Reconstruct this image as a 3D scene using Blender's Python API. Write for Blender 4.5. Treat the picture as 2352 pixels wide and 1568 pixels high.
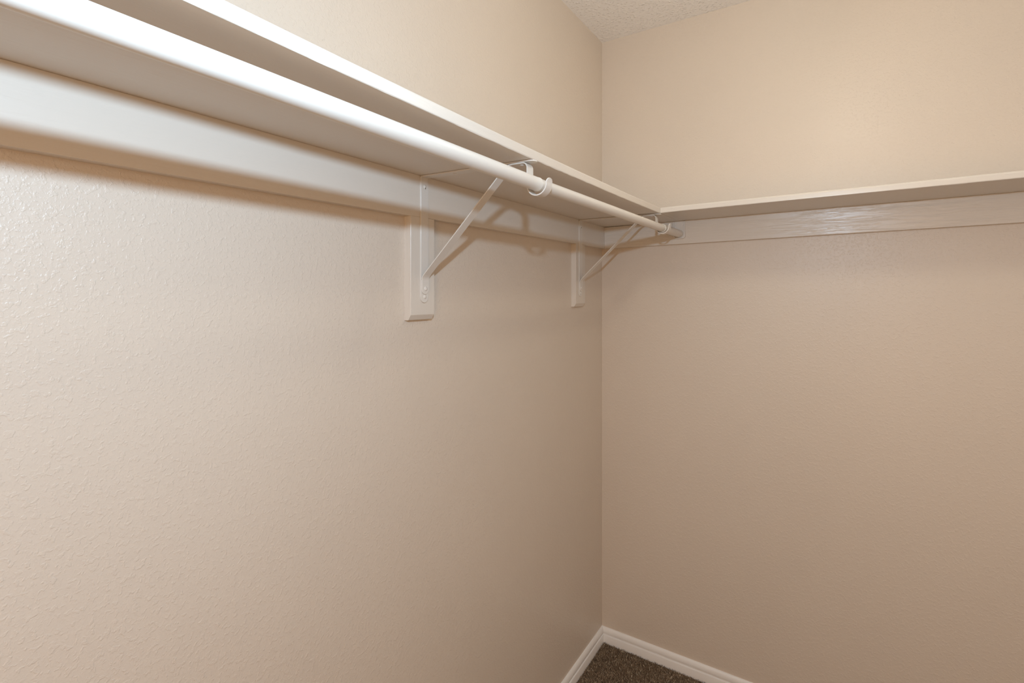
import bpy, bmesh, math, random
import numpy as np
from mathutils import Vector, Matrix

for o in list(bpy.data.objects):
    bpy.data.objects.remove(o, do_unlink=True)
scene = bpy.context.scene
COL = scene.collection

# ------------------------------------------------------------------ camera
cam_d = bpy.data.cameras.new('camera')
cam = bpy.data.objects.new('camera', cam_d)
COL.objects.link(cam)
cam.location = (0.8148, -1.9396, 1.4174)
cam.rotation_euler = (math.radians(90), 0, 0.5741)
cam_d.sensor_width = 36.0
cam_d.lens = 36.0 * 1159.83 / 2352.0
cam_d.shift_y = -(784.0 - 671.06) / 2352.0      # verticals are kept upright, the horizon sits above the centre
cam_d.clip_start = 0.02
scene.camera = cam

# ------------------------------------------------------------------ view
scene.view_settings.view_transform = 'Standard'
scene.view_settings.look = 'None'
scene.view_settings.gamma = 1.0
scene.view_settings.use_curve_mapping = False
scene.view_settings.exposure = 0.0

# ------------------------------------------------------------------ world + lights
world = bpy.data.worlds.new('world')
scene.world = world
world.use_nodes = True
world.node_tree.nodes['Background'].inputs[0].default_value = (1.0, 0.86, 0.68, 1)
world.node_tree.nodes['Background'].inputs[1].default_value = 0.0

def point_light(name, loc, power, color, radius):
    d = bpy.data.lights.new(name, 'POINT')
    d.energy = power
    d.color = color
    d.shadow_soft_size = radius
    o = bpy.data.objects.new(name, d)
    COL.objects.link(o)
    o.location = loc
    return o

# the photographer's flash, a hand's breadth above the lens
point_light('flash_light', (0.80, -1.87, 1.705), 25.6, (0.545, 0.780, 1.0), 0.0145)
# added warm fill light, unseen behind the camera, just inside the closed rear wall
d = bpy.data.lights.new('rear_fill_light', 'AREA')
d.shape = 'RECTANGLE'
d.size, d.size_y = 0.8, 2.0
d.energy = 12.0
d.color = (1.0, 0.50, 0.14)
o = bpy.data.objects.new('rear_fill_light', d)
COL.objects.link(o)
o.location = (1.2, -3.09, 1.05)
o.rotation_euler = (math.radians(90), 0, 0)
# warm globe lamp hanging on a short stem, above the picture
LAMP = (0.85, -0.80, 2.15)
LAMP_R = 0.06
LAMP_STRENGTH = 35.5
LAMP_COLOR = (1.0, 0.92, 0.74)

# ------------------------------------------------------------------ materials
def new_mat(name):
    m = bpy.data.materials.new(name)
    m.use_nodes = True
    nt = m.node_tree
    b = nt.nodes['Principled BSDF']
    return m, nt, b

def N(nt, kind, **kw):
    n = nt.nodes.new(kind)
    for k, v in kw.items():
        if k in n.inputs.keys() if hasattr(n.inputs, 'keys') else False:
            n.inputs[k].default_value = v
        else:
            setattr(n, k, v)
    return n

def noise(nt, vec, scale, detail=2.0, rough=0.5, dist=0.0):
    n = nt.nodes.new('ShaderNodeTexNoise')
    n.inputs['Scale'].default_value = scale
    n.inputs['Detail'].default_value = detail
    n.inputs['Roughness'].default_value = rough
    n.inputs['Distortion'].default_value = dist
    nt.links.new(vec, n.inputs['Vector'])
    return n.outputs['Fac']

def ramp(nt, fac, stops):
    r = nt.nodes.new('ShaderNodeValToRGB')
    els = r.color_ramp.elements
    els[0].position, els[0].color = stops[0][0], (*stops[0][1], 1)
    els[1].position, els[1].color = stops[-1][0], (*stops[-1][1], 1)
    for p, c in stops[1:-1]:
        e = els.new(p)
        e.color = (*c, 1)
    nt.links.new(fac, r.inputs['Fac'])
    return r.outputs['Color']

def mapr(nt, fac, a, b, c=0.0, d=1.0, smooth=True):
    n = nt.nodes.new('ShaderNodeMapRange')
    n.interpolation_type = 'SMOOTHSTEP' if smooth else 'LINEAR'
    n.inputs['From Min'].default_value = a
    n.inputs['From Max'].default_value = b
    n.inputs['To Min'].default_value = c
    n.inputs['To Max'].default_value = d
    nt.links.new(fac, n.inputs['Value'])
    return n.outputs['Result']

def math_n(nt, op, a, b=None):
    n = nt.nodes.new('ShaderNodeMath')
    n.operation = op
    for i, v in enumerate((a, b)):
        if v is None:
            continue
        if isinstance(v, (int, float)):
            n.inputs[i].default_value = v
        else:
            nt.links.new(v, n.inputs[i])
    return n.outputs[0]

def bump(nt, height, bsdf, dist, strength=1.0):
    b = nt.nodes.new('ShaderNodeBump')
    b.inputs['Strength'].default_value = strength
    b.inputs['Distance'].default_value = dist
    nt.links.new(height, b.inputs['Height'])
    nt.links.new(b.outputs['Normal'], bsdf.inputs['Normal'])

def obj_vec(nt, scale=(1, 1, 1)):
    t = nt.nodes.new('ShaderNodeTexCoord')
    m = nt.nodes.new('ShaderNodeMapping')
    m.inputs['Scale'].default_value = scale
    nt.links.new(t.outputs['Object'], m.inputs['Vector'])
    return m.outputs['Vector']

def wall_material(name, col, squash, rough=0.37, dist=0.00068):
    """sprayed and knocked-down drywall texture under satin paint"""
    m, nt, b = new_mat(name)
    v = obj_vec(nt, squash)
    flecks = mapr(nt, noise(nt, v, 125, 2.5, 0.55, 0.25), 0.52, 0.64)
    small = mapr(nt, noise(nt, v, 260, 2.0, 0.5, 0.2), 0.50, 0.66)
    body = noise(nt, v, 60, 2.0, 0.5)
    h = math_n(nt, 'MULTIPLY', flecks, 0.36)
    h = math_n(nt, 'ADD', h, math_n(nt, 'MULTIPLY', small, 0.15))
    h = math_n(nt, 'ADD', h, math_n(nt, 'MULTIPLY', body, 0.6))
    bump(nt, h, b, dist, 1.0)
    tone = ramp(nt, noise(nt, v, 2.2, 3.0, 0.6),
                [(0.3, tuple(c * 0.985 for c in col)), (0.7, tuple(min(1, c * 1.015) for c in col))])
    nt.links.new(tone, b.inputs['Base Color'])
    b.inputs['Roughness'].default_value = rough
    b.inputs['Specular IOR Level'].default_value = 0.45
    return m

WALL = (0.745, 0.65, 0.55)
TRIM = (0.765, 0.70, 0.62)
wall_mat_left = wall_material('satin_wall_paint', WALL, (1, 1, 1))
ceil_mat, nt, b = new_mat('textured_ceiling_paint')
v = obj_vec(nt, (1, 1, 1))
h = mapr(nt, noise(nt, v, 120, 1.5, 0.5, 0.15), 0.52, 0.78)
h = math_n(nt, 'ADD', h, math_n(nt, 'MULTIPLY', noise(nt, v, 60, 2, 0.5), 0.8))
bump(nt, h, b, 0.0016, 1.0)
b.inputs['Base Color'].default_value = (0.93, 0.90, 0.87, 1)
b.inputs['Roughness'].default_value = 0.3

def trim_material(name, col, axis, rough=0.30, dist=0.00016, knots=0.0):
    """brushed semi-gloss paint over sawn wood; grain runs along axis"""
    m, nt, b = new_mat(name)
    s = [26, 26, 26]
    s[axis] = 2.2
    v = obj_vec(nt, tuple(s))
    grain = noise(nt, v, 3.2, 4.0, 0.62, 0.6)
    s2 = [1, 1, 1]
    s2[axis] = 0.25
    fine = noise(nt, obj_vec(nt, tuple(s2)), 300, 2.0, 0.5)
    h = math_n(nt, 'MULTIPLY', mapr(nt, grain, 0.40, 0.62), 0.7 + knots)
    h = math_n(nt, 'ADD', h, math_n(nt, 'MULTIPLY', fine, 0.22))
    low = noise(nt, obj_vec(nt, (1, 1, 1)), 9, 1.0, 0.5)
    h = math_n(nt, 'ADD', h, math_n(nt, 'MULTIPLY', low, 1.2))
    bump(nt, h, b, dist, 1.0)
    b.inputs['Base Color'].default_value = (*col, 1)
    b.inputs['Roughness'].default_value = rough
    b.inputs['Specular IOR Level'].default_value = 0.45
    return m

trim_y = trim_material('semi_gloss_trim_paint_lengthwise', TRIM, 1)
trim_x = trim_material('semi_gloss_trim_paint_crosswise', TRIM, 0, rough=0.27, dist=0.00042, knots=0.5)
trim_shelf = trim_material('semi_gloss_shelf_paint', TRIM, 0, rough=0.3, dist=0.00012)
trim_z = trim_material('semi_gloss_trim_paint_upright', TRIM, 2)
BASE = (0.93, 0.91, 0.88)
base_mat = trim_material('baseboard_paint', BASE, 0, rough=0.4, dist=0.0001)

metal_mat, nt, b = new_mat('painted_steel')
v = obj_vec(nt)
h = math_n(nt, 'ADD', noise(nt, v, 60, 2, 0.5), math_n(nt, 'MULTIPLY', noise(nt, v, 260, 2, 0.5), 0.3))
bump(nt, h, b, 0.00022, 1.0)
b.inputs['Base Color'].default_value = (0.78, 0.735, 0.675, 1)
b.inputs['Roughness'].default_value = 0.30

rod_mat, nt, b = new_mat('painted_tube')
v = obj_vec(nt, (1, 0.35, 1))
h = math_n(nt, 'ADD', noise(nt, v, 26, 2, 0.5), math_n(nt, 'MULTIPLY', noise(nt, v, 120, 2, 0.5), 0.12))
bump(nt, h, b, 0.0007, 1.0)
b.inputs['Base Color'].default_value = (0.80, 0.755, 0.69, 1)
b.inputs['Roughness'].default_value = 0.30

carpet_base, nt, b = new_mat('carpet_backing')
v = obj_vec(nt)
c = ramp(nt, noise(nt, v, 160, 3, 0.6), [(0.3, (0.10, 0.065, 0.035)), (0.7, (0.27, 0.19, 0.12))])
nt.links.new(c, b.inputs['Base Color'])
bump(nt, noise(nt, v, 160, 3, 0.6), b, 0.006, 1.0)
b.inputs['Roughness'].default_value = 0.95

pile_mat, nt, b = new_mat('carpet_yarn')
g = nt.nodes.new('ShaderNodeNewGeometry')
c = ramp(nt, g.outputs['Random Per Island'],
         [(0.0, (0.11, 0.066, 0.034)), (0.35, (0.26, 0.175, 0.105)),
          (0.7, (0.38, 0.28, 0.185)), (0.9, (0.46, 0.36, 0.24)), (1.0, (0.66, 0.56, 0.42))])
nt.links.new(c, b.inputs['Base Color'])
b.inputs['Roughness'].default_value = 0.85

dark_mat, nt, b = new_mat('dark_brown_slot')  # plain dark brown for the screw slot pieces
b.inputs['Base Color'].default_value = (0.10, 0.07, 0.045, 1)
b.inputs['Roughness'].default_value = 0.8

lamp_mat, nt, b = new_mat('lit_lamp_glass')
b.inputs['Base Color'].default_value = (0.9, 0.88, 0.84, 1)
b.inputs['Emission Color'].default_value = (*LAMP_COLOR, 1)
b.inputs['Emission Strength'].default_value = LAMP_STRENGTH

# ------------------------------------------------------------------ helpers
def link_mesh(name, bm, mat, parent=None, smooth=False):
    me = bpy.data.meshes.new(name)
    bmesh.ops.recalc_face_normals(bm, faces=bm.faces)
    bm.to_mesh(me)
    bm.free()
    me.materials.append(mat)
    if smooth:
        me.polygons.foreach_set('use_smooth', [True] * len(me.polygons))
        me.set_sharp_from_angle(angle=math.radians(smooth if smooth is not True else 35))
    o = bpy.data.objects.new(name, me)
    COL.objects.link(o)
    if parent:
        o.parent = parent
        o.matrix_parent_inverse = Matrix.Translation(-Vector(parent.location))
    return o

def tag(o, label=None, cat=None, group=None, kind=None):
    if label: o['label'] = label
    if cat: o['category'] = cat
    if group: o['group'] = group
    if kind: o['kind'] = kind
    return o

def thing(name, loc, label, cat, group=None):
    o = bpy.data.objects.new(name, None)
    o.empty_display_size = 0.05
    o.location = loc
    COL.objects.link(o)
    return tag(o, label, cat, group)

def box_bm(x0, x1, y0, y1, z0, z1, bev=0.0, seg=2):
    bm = bmesh.new()
    bmesh.ops.create_cube(bm, size=1.0)
    for v in bm.verts:
        v.co = Vector(((x0 + x1) / 2 + v.co.x * (x1 - x0), (y0 + y1) / 2 + v.co.y * (y1 - y0),
                       (z0 + z1) / 2 + v.co.z * (z1 - z0)))
    if bev:
        bmesh.ops.bevel(bm, geom=list(bm.edges), offset=bev, segments=seg, profile=0.5, affect='EDGES')
    return bm

def loft_bm(rings, closed_ring=True):
    """rings: lists of equal length of 3-D points; skins them and caps both ends"""
    bm = bmesh.new()
    vs = [[bm.verts.new(p) for p in r] for r in rings]
    n = len(rings[0])
    for a, b_ in zip(vs[:-1], vs[1:]):
        for i in range(n if closed_ring else n - 1):
            j = (i + 1) % n
            bm.faces.new((a[i], a[j], b_[j], b_[i]))
    bm.faces.new(vs[0])
    bm.faces.new(list(reversed(vs[-1])))
    return bm

def interp(tab, t):
    xs = [p[0] for p in tab]
    ys = [p[1] for p in tab]
    return float(np.interp(t, xs, ys))

def strip_bm(path, w0, w1, th, place, bev=0.0004, tip=0.0):
    """flat steel strip: path = (a, b) points, offset th to the left of travel, width from w0 to w1"""
    pts = [Vector(p) for p in path]
    rings = []
    for i, p in enumerate(pts):
        if i == 0: t = pts[1] - pts[0]
        elif i == len(pts) - 1: t = pts[-1] - pts[-2]
        else: t = (pts[i + 1] - p).normalized() + (p - pts[i - 1]).normalized()
        t.normalize()
        n = Vector((-t.y, t.x))
        h = th / 2
        q = []
        c = bev
        ins = 0.0
        if tip:
            left = sum((pts[k + 1] - pts[k]).length for k in range(i, len(pts) - 1))
            if left < tip:
                u = 1 - left / tip
                ins = (w1 - w0) / 2 * (1 - math.sqrt(max(0.0, 1 - u * u))) * 0.93
        for wv, nv in ((w0 + ins + c, -h), (w1 - ins - c, -h), (w1 - ins, -h + c), (w1 - ins, h - c), (w1 - ins - c, h), (w0 + ins + c, h), (w0 + ins, h - c), (w0 + ins, -h + c)):
            s = p + n * nv
            q.append(place(s.x, s.y, wv))
        rings.append(q)
    return loft_bm(rings)

def arc(cx, cz, r, a0, a1, n):
    return [(cx + r * math.cos(math.radians(a0 + (a1 - a0) * i / n)),
             cz + r * math.sin(math.radians(a0 + (a1 - a0) * i / n))) for i in range(n + 1)]

def rounded_plate(half_w, l0, l1, th, round0=False, round1=True, place=None, n=10):
    """plate in (w, l) with rounded end(s), extruded by th; place(w, l, t) -> 3-D"""
    pts = []
    if round0:
        pts += [(half_w * math.cos(math.pi + math.pi * i / n), l0 + half_w + half_w * math.sin(math.pi + math.pi * i / n)) for i in range(n + 1)]
    else:
        pts += [(-half_w, l0), (half_w, l0)]
    if round1:
        pts += [(half_w * math.cos(math.pi * i / n), l1 - half_w + half_w * math.sin(math.pi * i / n)) for i in range(n + 1)]
    else:
        pts += [(half_w, l1), (-half_w, l1)]
    cx = sum(p[0] for p in pts) / len(pts)
    cl = (l0 + l1) / 2
    c = 0.0005
    def inset(p):
        return (p[0] * (1 - c / half_w), cl + (p[1] - cl) * (1 - c / ((l1 - l0) / 2)))
    rings = [[place(*p, 0) for p in pts], [place(*p, th - c) for p in pts], [place(*inset(p), th) for p in pts]]
    return loft_bm(rings)

def dome_bm(center, axis, r, h, n=12, m=4, slot=False):
    """flattened pan head lying on a surface, axis = outward normal"""
    ax = Vector(axis).normalized()
    q = Vector((0, 0, 1)).rotation_difference(ax)
    bm = bmesh.new()
    rings = []
    for j in range(m):
        a = j / m * math.pi / 2
        rr, hh = r * math.cos(a), h * math.sin(a)
        rings.append([bm.verts.new(Vector(center) + q @ Vector((rr * math.cos(2 * math.pi * i / n), rr * math.sin(2 * math.pi * i / n), hh))) for i in range(n)])
    top = bm.verts.new(Vector(center) + ax * h)
    for a, b_ in zip(rings[:-1], rings[1:]):
        for i in range(n):
            bm.faces.new((a[i], a[(i + 1) % n], b_[(i + 1) % n], b_[i]))
    for i in range(n):
        bm.faces.new((rings[-1][i], rings[-1][(i + 1) % n], top))
    bm.faces.new(list(reversed(rings[0])))
    return bm

# ------------------------------------------------------------------ room shell
RX, RY, RZ = 1.95, -3.1, 2.44
def shell(name, x0, x1, y0, y1, z0, z1, mat, label, cat):
    o = link_mesh(name, box_bm(x0, x1, y0, y1, z0, z1), mat)
    return tag(o, label, cat, kind='structure')

shell('wall_left', -0.1, 0, RY, 0.0, 0, RZ, wall_mat_left, 'beige textured wall on the left carrying the long shelf and rod', 'wall')
shell('wall_right', -0.1, RX + 0.1, 0.0, 0.1, 0, RZ, wall_mat_left, 'beige textured wall on the right, carrying the shallower shelf', 'wall')
shell('wall_front', RX, RX + 0.1, RY, 0.0, 0, RZ, wall_mat_left, 'beige closet wall opposite the long shelf, outside the picture', 'wall')
shell('wall_rear', -0.1, RX + 0.1, RY - 0.1, RY, 0, RZ, wall_mat_left, 'beige closet wall behind the photographer, outside the picture', 'wall')
shell('ceiling', -0.1, RX + 0.1, RY - 0.1, 0.1, RZ, RZ + 0.1, ceil_mat, 'off-white knobbly textured ceiling above the corner', 'ceiling')
floor = shell('floor', -0.1, RX + 0.1, RY - 0.1, 0.1, -0.1, -0.0075, carpet_base, 'brown carpeted floor in the closet corner', 'floor')

# baseboards: stepped colonial profile, mitred in the corner
def base_profile():
    p = [(0, -0.010), (0.0125, -0.010), (0.0125, 0.0235), (0.0118, 0.0255), (0.0100, 0.0265), (0.0070, 0.0268), (0.0062, 0.0285), (0.0070, 0.0303),
         (0.0098, 0.0315), (0.0104, 0.0345), (0.0100, 0.0400), (0.0086, 0.0455), (0.0066, 0.0500), (0.0045, 0.0522), (0.0, 0.0528)]
    return p
P = base_profile()
bm = loft_bm([[(d, RY, z) for d, z in P], [(d, -d, z) for d, z in P]])
tag(link_mesh('baseboard_left', bm, base_mat, smooth=30), 'white grooved baseboard along the foot of the left wall', 'baseboard', kind='structure')
bm = loft_bm([[(d, -d, z) for d, z in P], [(RX, -d, z) for d, z in P]])
tag(link_mesh('baseboard_right', bm, base_mat, smooth=30), 'white grooved baseboard along the foot of the right wall', 'baseboard', kind='structure')

# ------------------------------------------------------------------ ceiling lamp (above the frame)
lamp = thing('ceiling_lamp', (LAMP[0], LAMP[1], RZ), 'round white globe lamp hanging from the closet ceiling, above the picture', 'lamp')
bm = bmesh.new()
bmesh.ops.create_cone(bm, cap_ends=True, segments=32, radius1=0.05, radius2=0.06, depth=0.02, matrix=Matrix.Translation((LAMP[0], LAMP[1], RZ - 0.01)))
link_mesh('canopy', bm, metal_mat, lamp, smooth=True)
bm = bmesh.new()
bmesh.ops.create_cone(bm, cap_ends=True, segments=16, radius1=0.012, radius2=0.012, depth=RZ - 0.02 - LAMP[2] - 0.055, matrix=Matrix.Translation((LAMP[0], LAMP[1], (RZ - 0.02 + LAMP[2] + 0.055) / 2)))
link_mesh('stem', bm, metal_mat, lamp, smooth=True)
bm = bmesh.new()
bmesh.ops.create_uvsphere(bm, u_segments=32, v_segments=16, radius=LAMP_R, matrix=Matrix.Translation(LAMP))
link_mesh('glass_globe', bm, lamp_mat, lamp, smooth=60)

# ------------------------------------------------------------------ long left cleat
CT = 0.019
def cleat_bm(rings, bev=0.0015):
    bm = loft_bm(rings)
    return bm

def lz_bot(y): return interp([(-3.1, 1.5835), (-1.6, 1.5845), (-1.14, 1.5872), (-0.29, 1.5935), (0, 1.5943)], y)
def lz_top(y): return interp([(-3.1, 1.682), (-0.3, 1.682), (0, 1.6805)], y)
def cleat_section(zb, zt, t, tip=0.0):
    c = 0.0008
    # (depth, z): front face leans by `tip` at its top
    return [(0, zb), (t - c, zb), (t - 0.0002, zb + 0.0002), (t, zb + c), (t + tip, zt - c), (t + tip - c, zt), (0, zt)]
ys = [RY, -2.4, -1.8, -1.6, -1.14, -0.7, -0.29, -0.0005]
bm = loft_bm([[(d, y, z) for d, z in cleat_section(lz_bot(y), lz_top(y), CT)] for y in ys])
tag(link_mesh('shelf_cleat', bm, trim_y), 'white painted cleat board screwed to the left wall under the long shelf', 'cleat board')

def rz_bot(x): return 1.5935 + 0.0125 * x
def rz_top(x): return 1.6790 + 0.0115 * x
xs = [CT + 0.0004, 0.3, 0.6, 0.9, 1.3, RX]
bm = loft_bm([[(x, -d, z) for d, z in cleat_section(rz_bot(x), rz_top(x), CT, 0.0035)] for x in xs])
tag(link_mesh('shelf_cleat', bm, trim_x), 'white painted cleat board with rough grain on the right wall, under the shorter shelf', 'cleat board')

# ------------------------------------------------------------------ shelves
W1, W2, ST = 0.315, 0.256, 0.0195
def lf_bot(y): return interp([(-3.1, 1.690), (-1.715, 1.6832), (-1.53, 1.6805), (-1.3, 1.6784), (-1.18, 1.6775), (-1.0, 1.6771), (-0.9, 1.6772), (-0.56, 1.6782), (-0.256, 1.6815), (0, 1.6824)], y)
rnd = random.Random(4)
rings = []
n = 240
drip = 0.0
for i in range(n + 1):
    y = RY + (0 - RY) * i / n
    drip = 0.7 * drip + rnd.uniform(-0.00035, 0.00035)
    zb, zt = lf_bot(y), lf_bot(y) + ST
    bb, bt = lz_top(y), lz_top(y) + ST
    if y > -W2:
        rings.append([(0, y, bb), (W1 - 0.0006, y, zb), (W1 - 0.0004, y, zb), (W1 - 0.0002, y, zb),
                      (W1, y, zb + 0.0002), (W1, y, zt - 0.0012), (W1 - 0.0012, y, zt - 0.0005), (W1 - 0.004, y, zt), (0, y, bt)])
        continue
    rings.append([(0, y, bb), (W1 - 0.004, y, zb + 0.0001), (W1 - 0.0012, y, zb - 0.0002 - max(0, drip)), (W1 - 0.0002, y, zb + 0.0008 + drip * .5),
                  (W1, y, zb + 0.003), (W1, y, zt - 0.004), (W1 - 0.0012, y, zt - 0.0013), (W1 - 0.004, y, zt), (0, y, bt)])
bm = loft_bm(rings)
tag(link_mesh('closet_shelf', bm, trim_y), 'long white painted shelf board running along the left wall above the rod', 'shelf')

rings = []
n = 120
for i in range(n + 1):
    x = W1 + 0.0003 + (RX - W1 - 0.0003) * i / n
    drip = 0.7 * drip + rnd.uniform(-0.0003, 0.0003)
    zb, zt = rz_top(x), rz_top(x) + ST - 0.001
    if i < 3:
        zb = lf_bot(-W2) + (zb - lf_bot(-W2)) * (0.3 + i * 0.25)
        zt = zb + ST - 0.001
    rings.append([(x, 0, rz_top(x)), (x, -W2 + 0.004, zb + 0.0001), (x, -W2 + 0.0012, zb - 0.0001 - max(0, drip)), (x, -W2 + 0.0002, zb + 0.0008 + drip * .4),
                  (x, -W2, zb + 0.003), (x, -W2, zt - 0.0055), (x, -W2 + 0.0018, zt - 0.0018), (x, -W2 + 0.0055, zt), (x, 0, rz_top(x) + ST - 0.001)])
bm = loft_bm(rings)
tag(link_mesh('closet_shelf', bm, trim_shelf), 'shallower white painted shelf board on the right wall, butting the long shelf in the corner', 'shelf')

# ------------------------------------------------------------------ vertical mounting blocks
def block(y0, y1, zf, ztop, label):
    prof = [(0, zf - 0.0116), (0.0105, zf - 0.0116), (0.0115, zf - 0.0108), (CT - 0.0006, zf - 0.0008), (CT, zf + 0.0006), (CT, ztop), (0, ztop)]
    c = 0.0005
    rings = []
    for y, k in ((y0, 1), (y0 + c, 0), (y1 - c, 0), (y1, 1)):
        rings.append([(max(0, d - c * k) if d > 0.015 else d, y, z) for d, z in prof])
    o = link_mesh('mounting_block', loft_bm(rings), trim_z)
    return tag(o, label, 'wood block', 'upright blocks behind the shelf brackets')
block(-1.1222, -1.0446, 1.3665, lz_bot(-1.08) - 0.0004, 'white upright wood block with slanted foot, behind the nearer bracket')
block(-0.2838, -0.2070, 1.3766, lz_bot(-0.25) - 0.0004, 'white upright wood block behind the farther bracket, next to the corner')

# ------------------------------------------------------------------ shelf-and-rod brackets
def bracket(y0, zlow, under_back, under_front, hook_z, label, second=False):
    w = 0.0246
    ym = y0 + w / 2
    root = thing('shelf_bracket', (CT, ym, zlow), label, 'bracket', 'steel shelf brackets with rod hooks')
    th = 0.0026
    place = lambda a, b_, wv: (a, wv, b_)
    xw = CT + 0.0002
    # L-shaped frame: strap against the wall, arm under the shelf
    strap = rounded_plate(w / 2, zlow, under_back - 0.001, th, True, False,
                          place=lambda ww, l, t: (xw + t, ym + ww, l))
    o = link_mesh('wall_strap', strap, metal_mat, root, smooth=35)
    link_mesh('screw', dome_bm((xw + th, ym + 0.0005, zlow + 0.0135), (1, 0, 0), 0.0048, 0.0022), metal_mat, o, smooth=50)
    link_mesh('screw', dome_bm((xw + th, ym + 0.001, under_back - 0.0235), (1, 0, 0), 0.0046, 0.002), metal_mat, o, smooth=50)
    link_mesh('screw_slot', box_bm(xw + th + 0.0012, xw + th + 0.0023, ym + 0.0005, ym + 0.0017, under_back - 0.0290, under_back - 0.0250, 0.0003), dark_mat, o)
    slope = (under_front - under_back) / (0.315 - CT)
    ub = lambda x: under_back + slope * (x - CT)
    arm = rounded_plate(w / 2, xw, 0.3165, th, False, True,
                        place=lambda ww, l, t: (l, ym + ww, ub(l) - 0.0003 - t))
    a = link_mesh('top_arm', arm, metal_mat, root, smooth=35)
    link_mesh('rivet', dome_bm((0.284, ym, ub(0.284) - 0.0003 - 2 * th - 0.0003), (0, 0, -1), 0.0052, 0.002), metal_mat, a, smooth=50)
    link_mesh('rivet', dome_bm((0.110, ym, ub(0.110) - 0.0003 - th), (0, 0, -1), 0.0045, 0.0016), metal_mat, a, smooth=50)
    # brace: one strip from the strap's foot up to the arm, along it, down and round into the hook
    xb = xw + th + 0.0014
    zend = zlow + 0.0190
    za = lambda x: ub(x) - 0.0003 - th - 0.0015
    xd = 0.3012                                   # drop leg
    path = [(xb, zlow + 0.052), (xb + 0.0006, zlow + 0.056), (xb + 0.0028, zlow + 0.060)]
    # diagonal to the arm
    x_m, z_m = 0.252, za(0.252) - 0.004
    path += [(xb + 0.0075, zlow + 0.0655), (x_m - 0.006, z_m - 0.0035), (x_m, z_m), (x_m + 0.006, za(x_m + 0.006) - 0.0009), (x_m + 0.013, za(x_m + 0.013))]
    rb = 0.0105
    cxr, czr = xd - rb, za(xd - rb) - rb
    path += arc(cxr, czr, rb, 88, 0, 8)
    R = 0.0215
    hx, hz = xd + R, hook_z
    path += [(xd, hz + 0.004)]
    path += arc(hx, hz, R, 180, 364, 20)
    path += [(hx + R + 0.0004, hz + 0.0035), (hx + R + 0.0009, hz + 0.0055), (hx + R + 0.0014, hz + 0.0075), (hx + R + 0.0019, hz + 0.0090), (hx + R + 0.0024, hz + 0.0102), (hx + R + 0.0028, hz + 0.0110)]
    br = link_mesh('brace', strip_bm(path, y0 + 0.0008, y0 + w - 0.0008, 0.0024, place, tip=0.010), metal_mat, root, smooth=40)
    # rounded riveted foot of the brace
    foot = rounded_plate(w / 2 - 0.0008, zend, zlow + 0.053, 0.0024, True, False,
                         place=lambda ww, l, t: (xb - 0.0012 + t, ym + ww, l))
    ft = link_mesh('brace_foot', foot, metal_mat, root, smooth=35)
    link_mesh('rivet', dome_bm((xb + 0.0012, ym + 0.0008, zend + 0.0130), (1, 0, 0), 0.0054, 0.0026), metal_mat, ft, smooth=50)
    return root

bracket(-1.0927, 1.3935, 1.6815, 1.6771, 1.6275, 'white steel shelf bracket with rod hook, the nearer of the two on the left wall')
bracket(-0.2610, 1.4015, 1.6815, 1.6806, 1.6345, 'white steel shelf bracket with rod hook, the farther one close to the corner')

# ------------------------------------------------------------------ closet rod
XR = 0.318
rod = thing('closet_rod', (XR, -1.08, 1.6295), 'white painted telescoping closet rod hanging in the bracket hooks below the long shelf', 'rod')
def tube(name, y0, z0, y1, z1, r, wall=0.0014, seg=48, lip=0.0, lip_at=1):
    prof = []   # (t along, radius)
    L = y1 - y0
    n = max(8, int(abs(L) / 0.03))
    outer = [(i / n, r) for i in range(n + 1)]
    if lip:
        e = 0.004 / L
        if lip_at == 1:
            outer = [p for p in outer if p[0] < 1 - e] + [(1 - e, r), (1 - e * .7, r + lip), (1 - e * .1, r + lip), (1, r)]
        else:
            outer = [(0, r), (e * .1, r + lip), (e * .7, r + lip), (e, r)] + [p for p in outer if p[0] > e]
    inner = [(1, r - wall), (1 - 0.06 / L, r - wall)] if lip_at == 1 else [(1, r - wall)]
    full = [(0, r - wall)] + outer + inner
    bm = bmesh.new()
    rings = []
    for t, rr in full:
        y, z = y0 + L * t, z0 + (z1 - z0) * t
        rings.append([bm.verts.new((XR + rr * math.cos(2 * math.pi * k / seg), y, z + rr * math.sin(2 * math.pi * k / seg))) for k in range(seg)])
    for a, b_ in zip(rings[:-1], rings[1:]):
        for k in range(seg):
            bm.faces.new((a[k], a[(k + 1) % seg], b_[(k + 1) % seg], b_[k]))
    return link_mesh(name, bm, rod_mat, rod, smooth=40)
tube('outer_tube', RY + 0.01, 1.6395, -1.0795, 1.6293, 0.0134, lip=0.0005)
tube('inner_tube', -1.16, 1.6290, -0.2420, 1.6322, 0.0124, wall=0.0012)
tube('end_sleeve', -0.2470, 1.6324, -0.0215, 1.6350, 0.0138, lip=0.0003, lip_at=0)

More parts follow.
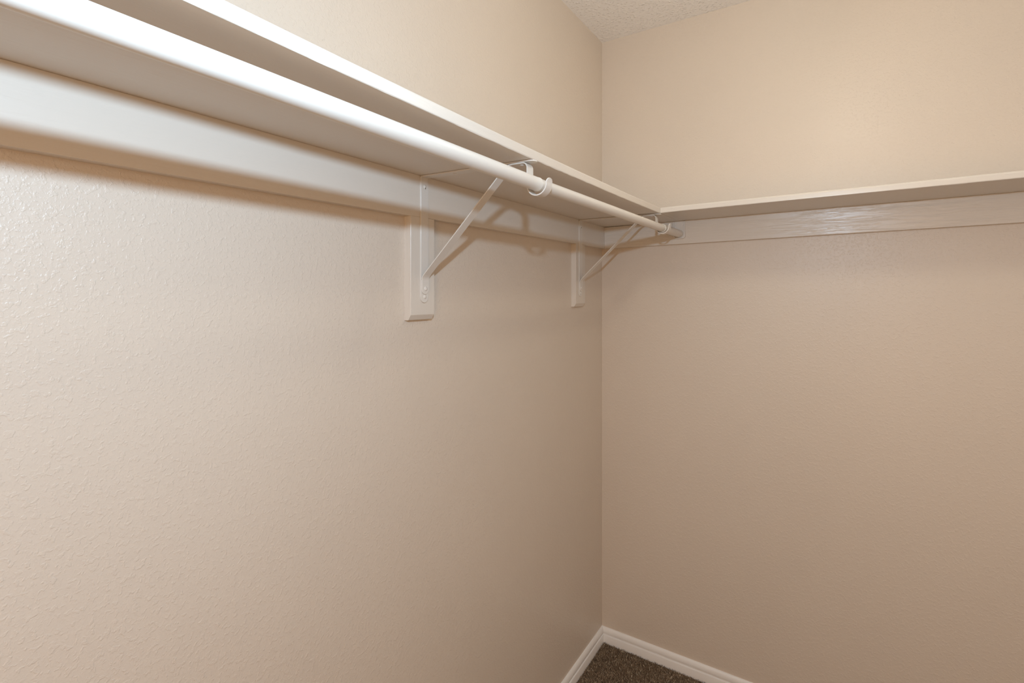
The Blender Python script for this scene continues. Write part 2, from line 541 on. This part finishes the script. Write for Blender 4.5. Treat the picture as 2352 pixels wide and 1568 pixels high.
# ------------------------------------------------------------------ rod socket on the right-hand cleat
sock = thing('rod_socket', (XR, -0.021, 1.635), 'white steel U-shaped rod socket screwed to the cleat on the right wall', 'socket')
pl = []
hw, zc_, zt_ = 0.0215, 1.6355, 1.6815
def u_outline(k, ztop):
    """U with rounded lower corners, k = inset"""
    r = 0.011 - k * 0.4
    x0, x1, zb = XR - hw + k, XR + hw - k, 1.6165 + k
    pts = [(x0, ztop)]
    pts += [(x0 + r - r * math.cos(a), zb + r - r * math.sin(a)) for a in [i * math.pi / 12 for i in range(7)]]
    pts += [(x1 - r + r * math.sin(a), zb + r - r * math.cos(a)) for a in [i * math.pi / 12 for i in range(7)]]
    pts += [(x1, ztop)]
    return pts
yp = -CT - 0.0024
plate = loft_bm([[(x, yp, z) for x, z in u_outline(0, zt_)], [(x, yp - 0.0018, z) for x, z in u_outline(0, zt_)], [(x, yp - 0.0024, z) for x, z in u_outline(0.0006, zt_)]])
link_mesh('back_plate', plate, metal_mat, sock, smooth=35)
# raised lip following the U
o_, i_ = u_outline(0.0, zt_ - 0.001), u_outline(0.0028, zt_ - 0.001)
bm = bmesh.new()
ya, yb = yp - 0.002, yp - 0.0085
vo0 = [bm.verts.new((x, ya, z)) for x, z in o_]; vo1 = [bm.verts.new((x, yb, z)) for x, z in o_]
vi0 = [bm.verts.new((x, ya, z)) for x, z in i_]; vi1 = [bm.verts.new((x, yb, z)) for x, z in i_]
for k in range(len(o_) - 1):
    for A, B_ in ((vo0, vo1), (vo1, vi1), (vi1, vi0), (vi0, vo0)):
        bm.faces.new((A[k], A[k + 1], B_[k + 1], B_[k]))
for k in (0, len(o_) - 1):
    bm.faces.new((vo0[k], vo1[k], vi1[k], vi0[k]))
link_mesh('lip', bm, metal_mat, sock, smooth=35)
for sx in (-0.0125, 0.0125):
    link_mesh('screw', dome_bm((XR + sx, yp - 0.0022, 1.6665), (0, -1, 0), 0.0030, 0.0014), metal_mat, sock, smooth=50)

# ------------------------------------------------------------------ carpet pile in the corner
rng = np.random.default_rng(7)
X1, Y1 = 1.25, -1.25
step = 0.0036
gx, gy = np.meshgrid(np.arange(0.014, X1, step), np.arange(Y1, -0.014, step))
gx = gx.ravel() + rng.uniform(-.002, .002, gx.size)
gy = gy.ravel() + rng.uniform(-.002, .002, gy.size)
gx = np.maximum(gx, 0.0138); gy = np.minimum(gy, -0.0138)
n = gx.size
ang = rng.uniform(0, 2 * np.pi, n)
# neighbouring tufts lean together
la = 3.0 * np.sin(gx * 61 + 2 * np.sin(gy * 47)) + 2.4 * np.sin(gy * 73 + 1.7 * np.sin(gx * 39))
la = la + rng.normal(0, 1.5, n)
lean = rng.uniform(.25, 1.0, n) * 0.0085
lx, ly = np.cos(la) * lean, np.sin(la) * lean
hgt = rng.uniform(.0045, .0085, n)
wd = rng.uniform(.0005, .0011, n)
ux, uy = np.cos(ang), np.sin(ang)
V = np.empty((n, 6, 3), np.float32)
for k, (f, wf, hf) in enumerate(((0, .8, 0), (.35, 1.15, .62), (1.0, .55, 1.0))):
    cx, cy_ = gx + lx * f, gy + ly * f
    cx = np.maximum(cx, 0.0140); cy_ = np.minimum(cy_, -0.0140)
    tw = ang + f * 1.6
    for s_, q in ((-1, 0), (1, 1)):
        V[:, 2 * k + q, 0] = cx + s_ * np.cos(tw) * wd * wf
        V[:, 2 * k + q, 1] = cy_ + s_ * np.sin(tw) * wd * wf
        V[:, 2 * k + q, 2] = -0.0080 + hgt * hf
F = (np.arange(n)[:, None, None] * 6 + np.array([[0, 1, 3, 2], [2, 3, 5, 4]])[None]).reshape(-1)
me = bpy.data.meshes.new('carpet_pile')
me.vertices.add(n * 6)
me.vertices.foreach_set('co', V.reshape(-1))
me.loops.add(len(F))
me.loops.foreach_set('vertex_index', F.astype(np.int32))
me.polygons.add(n * 2)
me.polygons.foreach_set('loop_start', np.arange(0, len(F), 4, dtype=np.int32))
me.update(calc_edges=True)
me.materials.append(pile_mat)
me.polygons.foreach_set('use_smooth', [True] * (n * 2))
o = bpy.data.objects.new('carpet_pile', me)
COL.objects.link(o)
o.parent = floor
o['kind'] = 'stuff'
o['label'] = 'shaggy brown and tan carpet pile'
